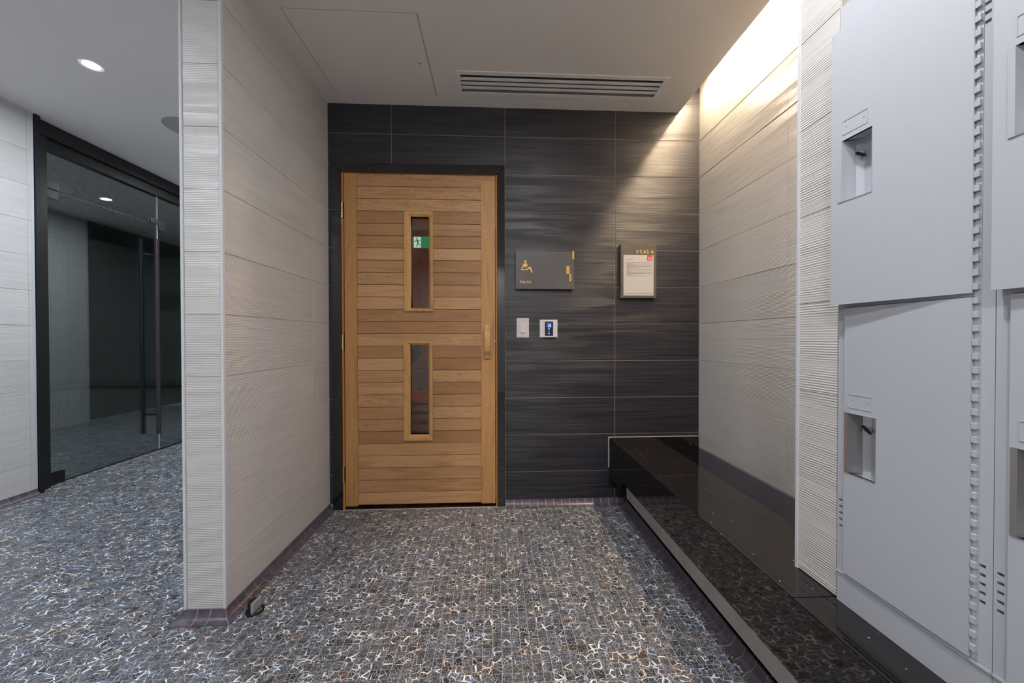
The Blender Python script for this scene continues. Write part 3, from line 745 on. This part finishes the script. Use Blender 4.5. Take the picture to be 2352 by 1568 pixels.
# ================================================================== FLOOR STOP
ds = tag(empty('door_stop', (-.882, 1.365, 0)), 'small floor door stop with black dome and grey pad beside partition', 'door stop')
bm = bmesh.new(); n = 22
R0 = .024
ang0 = math.radians(52)          # pad faces right and away from the partition
def half(bm, r, z0, z1, cut=-.004):
    pts = [(r*math.cos(t), r*math.sin(t)) for t in [math.pi/2+math.pi*k/n for k in range(n+1)]]
    a = [bm.verts.new((x_, y_, z0)) for x_, y_ in pts]; b = [bm.verts.new((x_*.93, y_*.93, z1)) for x_, y_ in pts]
    for i in range(n): bm.faces.new((a[i], a[i+1], b[i+1], b[i]))
    bm.faces.new(a[::-1]); bm.faces.new(b); bm.faces.new((a[-1], a[0], b[0], b[-1]))
def rot(bm):
    for v in bm.verts:
        x_, y_ = v.co.x, v.co.y; c_, s_ = math.cos(-.06), math.sin(-.06)
        v.co.x, v.co.y = -.882+c_*x_-s_*y_, 1.365+s_*x_+c_*y_
half(bm, .0235, .004, .040); rot(bm); finish(bm, 'dome', 'rubber', ds, smooth=True)
bm = bmesh.new(); bx(bm, .0005, .0085, -.0235, .0235, .006, .043); bmesh.ops.bevel(bm, geom=bm.edges[:], offset=.001, segments=1, affect='EDGES'); rot(bm); finish(bm, 'pad', 'putty', ds)
bm = bmesh.new(); nseg = 36
ring = [[bm.verts.new(((.026+.0038*math.cos(2*math.pi*j/8))*math.cos(2*math.pi*i/nseg), (.026+.0038*math.cos(2*math.pi*j/8))*math.sin(2*math.pi*i/nseg), .0035+.0035*math.sin(2*math.pi*j/8))) for j in range(8)] for i in range(nseg)]
for i in range(nseg):
    for j in range(8): bm.faces.new((ring[i][j], ring[(i+1) % nseg][j], ring[(i+1) % nseg][(j+1) % 8], ring[i][(j+1) % 8]))
rot(bm); finish(bm, 'base_ring', 'rubber', ds, smooth=True)

# ================================================================== GLASS FRONT OF THE STEAM ROOM
ft = struct(empty('trim_6', (XG, 3.0, 0)), 'bronze black frame of the glass steam room front')
box('post', (XG-.06, XW+.012, 2.475, 2.50, 0, CH), 'black', ft); box('post', (XG-.03, XG+.045, 2.50, 2.575, 0, CH), 'black_metal', ft, .002)
box('header', (XG-.05, XG+.055, 2.50, 6.4, 2.345, CH), 'black_metal', ft, .003); box('header_stop', (XG-.03, XG+.03, 2.575, 6.4, 2.272, 2.345), 'black', ft, .003)
box('glazing_bead', (XG+.005, XG+.012, 2.60, 6.4, 2.30, 2.304), 'trim_metal', ft)
d2 = struct(empty('door_2', (XG, 3.0, 0)), 'frameless green glass steam room door with long black pull bars')
ZD = 2.018
box('glass_leaf', (XG-.005, XG+.005, 2.580, 3.402, .012, ZD-.003), 'glass', d2)
hb = box('corner_patch', (XG-.014, XG+.014, 2.577, 2.682, .004, .085), 'black', d2, .001); box('corner_patch', (XG-.014, XG+.014, 2.577, 2.663, 1.958, ZD-.003), 'black_metal', d2, .001)
box('edge_seal', (XG-.004, XG+.004, 2.665, 3.335, ZD-.0028, ZD+.0005), 'black', d2)
pl = empty('pull_handle', (XG, 3.333, .17)); pl.parent = d2; pl.location = Vector((XG, 3.333, .17))-LOC[d2.name]
for xx, mt_ in ((-2.963, 'purple_metal'), (-3.098, 'black_metal')):
    bm = bmesh.new(); tube(bm, [(xx, 3.333, .165), (xx, 3.333, 1.872)], .0155, 16); finish(bm, 'bar', mt_, pl, smooth=True)
for zz in (.335, 1.735):
    bm = bmesh.new(); tube(bm, [(-3.098, 3.333, zz), (-2.963, 3.333, zz)], .009, 12); finish(bm, 'standoff', 'black', pl, smooth=True)
w1 = struct(box('window_1', (XG-.005, XG+.005, 2.580, 3.404, ZD+.003, 2.30), 'glass', origin=(XG, 3, ZD)), 'glass transom above the steam room door')
w2 = struct(box('window_2', (XG-.005, XG+.005, 3.412, 5.2, 0.008, 2.30), 'glass', origin=(XG, 4.3, 0)), 'fixed glass side panel of the steam room')
box('edge', (XG-.0052, XG+.0052, 3.404, 3.4115, .01, 2.30), 'trim_metal', w2)
bm = bmesh.new(); bx(bm, XG-.016, XG+.016, 3.335, 3.472, 2.0215, 2.066); bx(bm, XG-.016, XG+.016, 3.413, 3.472, 1.975, 2.0215); finish(bm, 'transom_patch', 'purple_metal', w1)
box('sill_channel', (XG-.01, XG+.01, 3.412, 5.2, -.001, .0085), 'black_metal', w2)
bm = bmesh.new(); bx(bm, XG-.016, XG+.016, 2.577, 2.663, 2.0215, 2.075); finish(bm, 'transom_patch', 'purple_metal', w1)
# steam room shell
XS, YS = -5.55, 4.98
struct(box('wall_steam_back', (XS-.05, XG-.03, YS, YS+.05, 0, 2.72), 'penny'), 'penny tile back wall of the steam room')
struct(box('wall_steam_left', (XS-.05, XS, 1.2, YS, 0, 2.72), 'penny'), 'penny tile side wall of the steam room')
struct(box('wall_steam_near', (XS, XG-.12, 1.15, 1.2, 0, 2.72), 'penny'), 'penny tile near wall of the steam room')
struct(box('wall_steam_front', (XG-.12, XG-.10, 1.2, 2.47, 0, 2.72), 'penny'), 'penny tile wall beside the steam room door')
bm = bmesh.new()
c8 = [(XS, 1.2, 2.2), (XG-.06, 1.2, 2.66), (XG-.06, YS, 2.66), (XS, YS, 2.2)]
a = [bm.verts.new(p) for p in c8]; b = [bm.verts.new((p[0], p[1], p[2]+.03)) for p in c8]
bm.faces.new(a); bm.faces.new(b[::-1])
for i in range(4): bm.faces.new((a[i], b[i], b[(i+1) % 4], a[(i+1) % 4]))
struct(finish(bm, 'ceiling_steam', 'mosaic', origin=(-4.3, 3, 2.4)), 'sloping dark mosaic ceiling of the steam room')
box('steam_bed', (XS, XG-.05, 1.2, YS, -.0022, -.0003), 'mosaic', floor)
box('sill_bed', (XG-.05, XW+.002, 2.47, 6.4, -.0022, -.0004), 'mosaic', floor)
sbn = tag(empty('steam_bench', (-5.2, 4.6, 0)), 'tiled steam room bench with a black stone edge behind the glass', 'bench')
box('riser', (-4.83, XG-.06, 4.44, YS-.002, 0, .425), 'penny', sbn); box('riser', (XS+.002, -4.831, 1.21, YS-.002, 0, .425), 'penny', sbn)
box('seat', (-4.819, XG-.06, 4.42, YS-.002, .425, .46), 'granite', sbn); box('seat', (XS+.002, -4.82, 1.21, YS-.002, .425, .46), 'granite', sbn)
bh = tag(empty('bulkhead_light', (-4.12, 3.62, 2.44)), 'round caged bulkhead light on the steam room ceiling', 'light')
zc_ = 2.2+(-4.12-XS)/(XG-.06-XS)*.46
bm = bmesh.new(); lathe(bm, (-4.12, 3.62, zc_), [(.13, .0), (.135, -.02), (.12, -.035), (.11, -.035)], 32); finish(bm, 'base', 'plastic_grey', bh, smooth=True)
bm = bmesh.new(); lathe(bm, (-4.12, 3.62, zc_-.035), [(.115, 0), (.11, -.03), (.085, -.06), (.04, -.078), (.002, -.082)], 32); finish(bm, 'lens', 'lens', bh, smooth=True)
for q in range(2):
    a_ = math.pi/2*q+.5; bm = bmesh.new()
    tube(bm, [Vector((-4.12, 3.62, zc_-.035))+Vector((math.cos(a_)*.125*math.cos(t), math.sin(a_)*.125*math.cos(t), -.095*math.sin(t))) for t in [math.pi*k/14 for k in range(15)]], .004, 8); finish(bm, 'cage_bar', 'black_metal', bh, smooth=True)
# plaque on the far dark wall, seen mirrored in the glass
ps = tag(empty('hall_sign', (XP, 5.66, 1.40)), 'dark plaque with gold waves seen mirrored in the glass front', 'sign')
box('plate', (XP-.02, XP, 5.50, 5.85, 1.40, 1.64), 'black', ps)
for q in range(2): box('gold_line', (XP-.0212, XP-.02, 5.60, 5.74, 1.515+.012*q, 1.521+.012*q), 'gold_pale', ps)
bm = bmesh.new(); pts = [(5.62, 1.54), (5.73, 1.54), (5.70, 1.565), (5.68, 1.57), (5.67, 1.60), (5.63, 1.605)]
a = [bm.verts.new((XP-.0212, y, z)) for y, z in pts]; b = [bm.verts.new((XP-.02, y, z)) for y, z in pts]
bm.faces.new(a); bm.faces.new(b[::-1])
for i in range(len(pts)): bm.faces.new((a[i], b[i], b[(i+1) % len(pts)], a[(i+1) % len(pts)]))
finish(bm, 'pictogram', 'gold', ps)
text('lettering', 'Pool', XP-.0205, 1.44, .026, 0, 'gold_pale', ps, facing='-x'); ps.children[-1].location = Vector((XP-.0208, 5.735, 1.44))-LOC[ps.name]

# ================================================================== EXIT SIGN (mirrored in the upper door window)
ex = tag(empty('exit_sign_offscreen', (-.98, -.284, 2.13)), 'green running man exit sign reflected in the upper door window', 'sign')
EY = -.284
box('housing', (-1.135, -.827, EY-.045, EY, 2.133, 2.286), 'plastic', ex, .002); fcx = box('face', (-1.128, -.831, EY, EY+.002, 2.136, 2.282), 'exit_green', ex)
box('door_panel', (-1.020, -.932, EY+.002, EY+.003, 2.140, 2.276), 'exit_white', fcx)
def ep(px, py): return -1.020+(px-183)/(278-183)*.088, 2.276-(py-447)/(583-447)*.136
def man(name, pts):
    bm = bmesh.new(); poly_y(bm, [ep(*p) for p in pts], EY+.003, EY+.004); finish(bm, name, 'exit_green', fcx)
hx_, hz_ = ep(221, 468); bm = bmesh.new(); lathe(bm, (hx_, EY+.003, hz_), [(.0005, 0), (.0105, 0), (.0105, .001), (.0005, .001)], 16, 'y'); finish(bm, 'man_head', 'exit_green', fcx)
man('man_body', [(212, 482), (240, 480), (246, 500), (244, 530), (228, 530), (222, 505)])
man('man_arm', [(214, 484), (220, 494), (204, 510), (186, 512), (186, 504), (200, 500)]); man('man_arm', [(238, 480), (262, 486), (272, 502), (264, 506), (256, 494), (238, 492)])
man('man_leg', [(230, 524), (244, 526), (232, 552), (212, 574), (204, 568), (222, 548)]); man('man_leg', [(236, 520), (248, 526), (258, 540), (288, 542), (288, 552), (252, 550)])
box('hanger', (-.99, -.97, EY-.03, EY-.015, 2.286, CE+.001), 'plastic', ex)
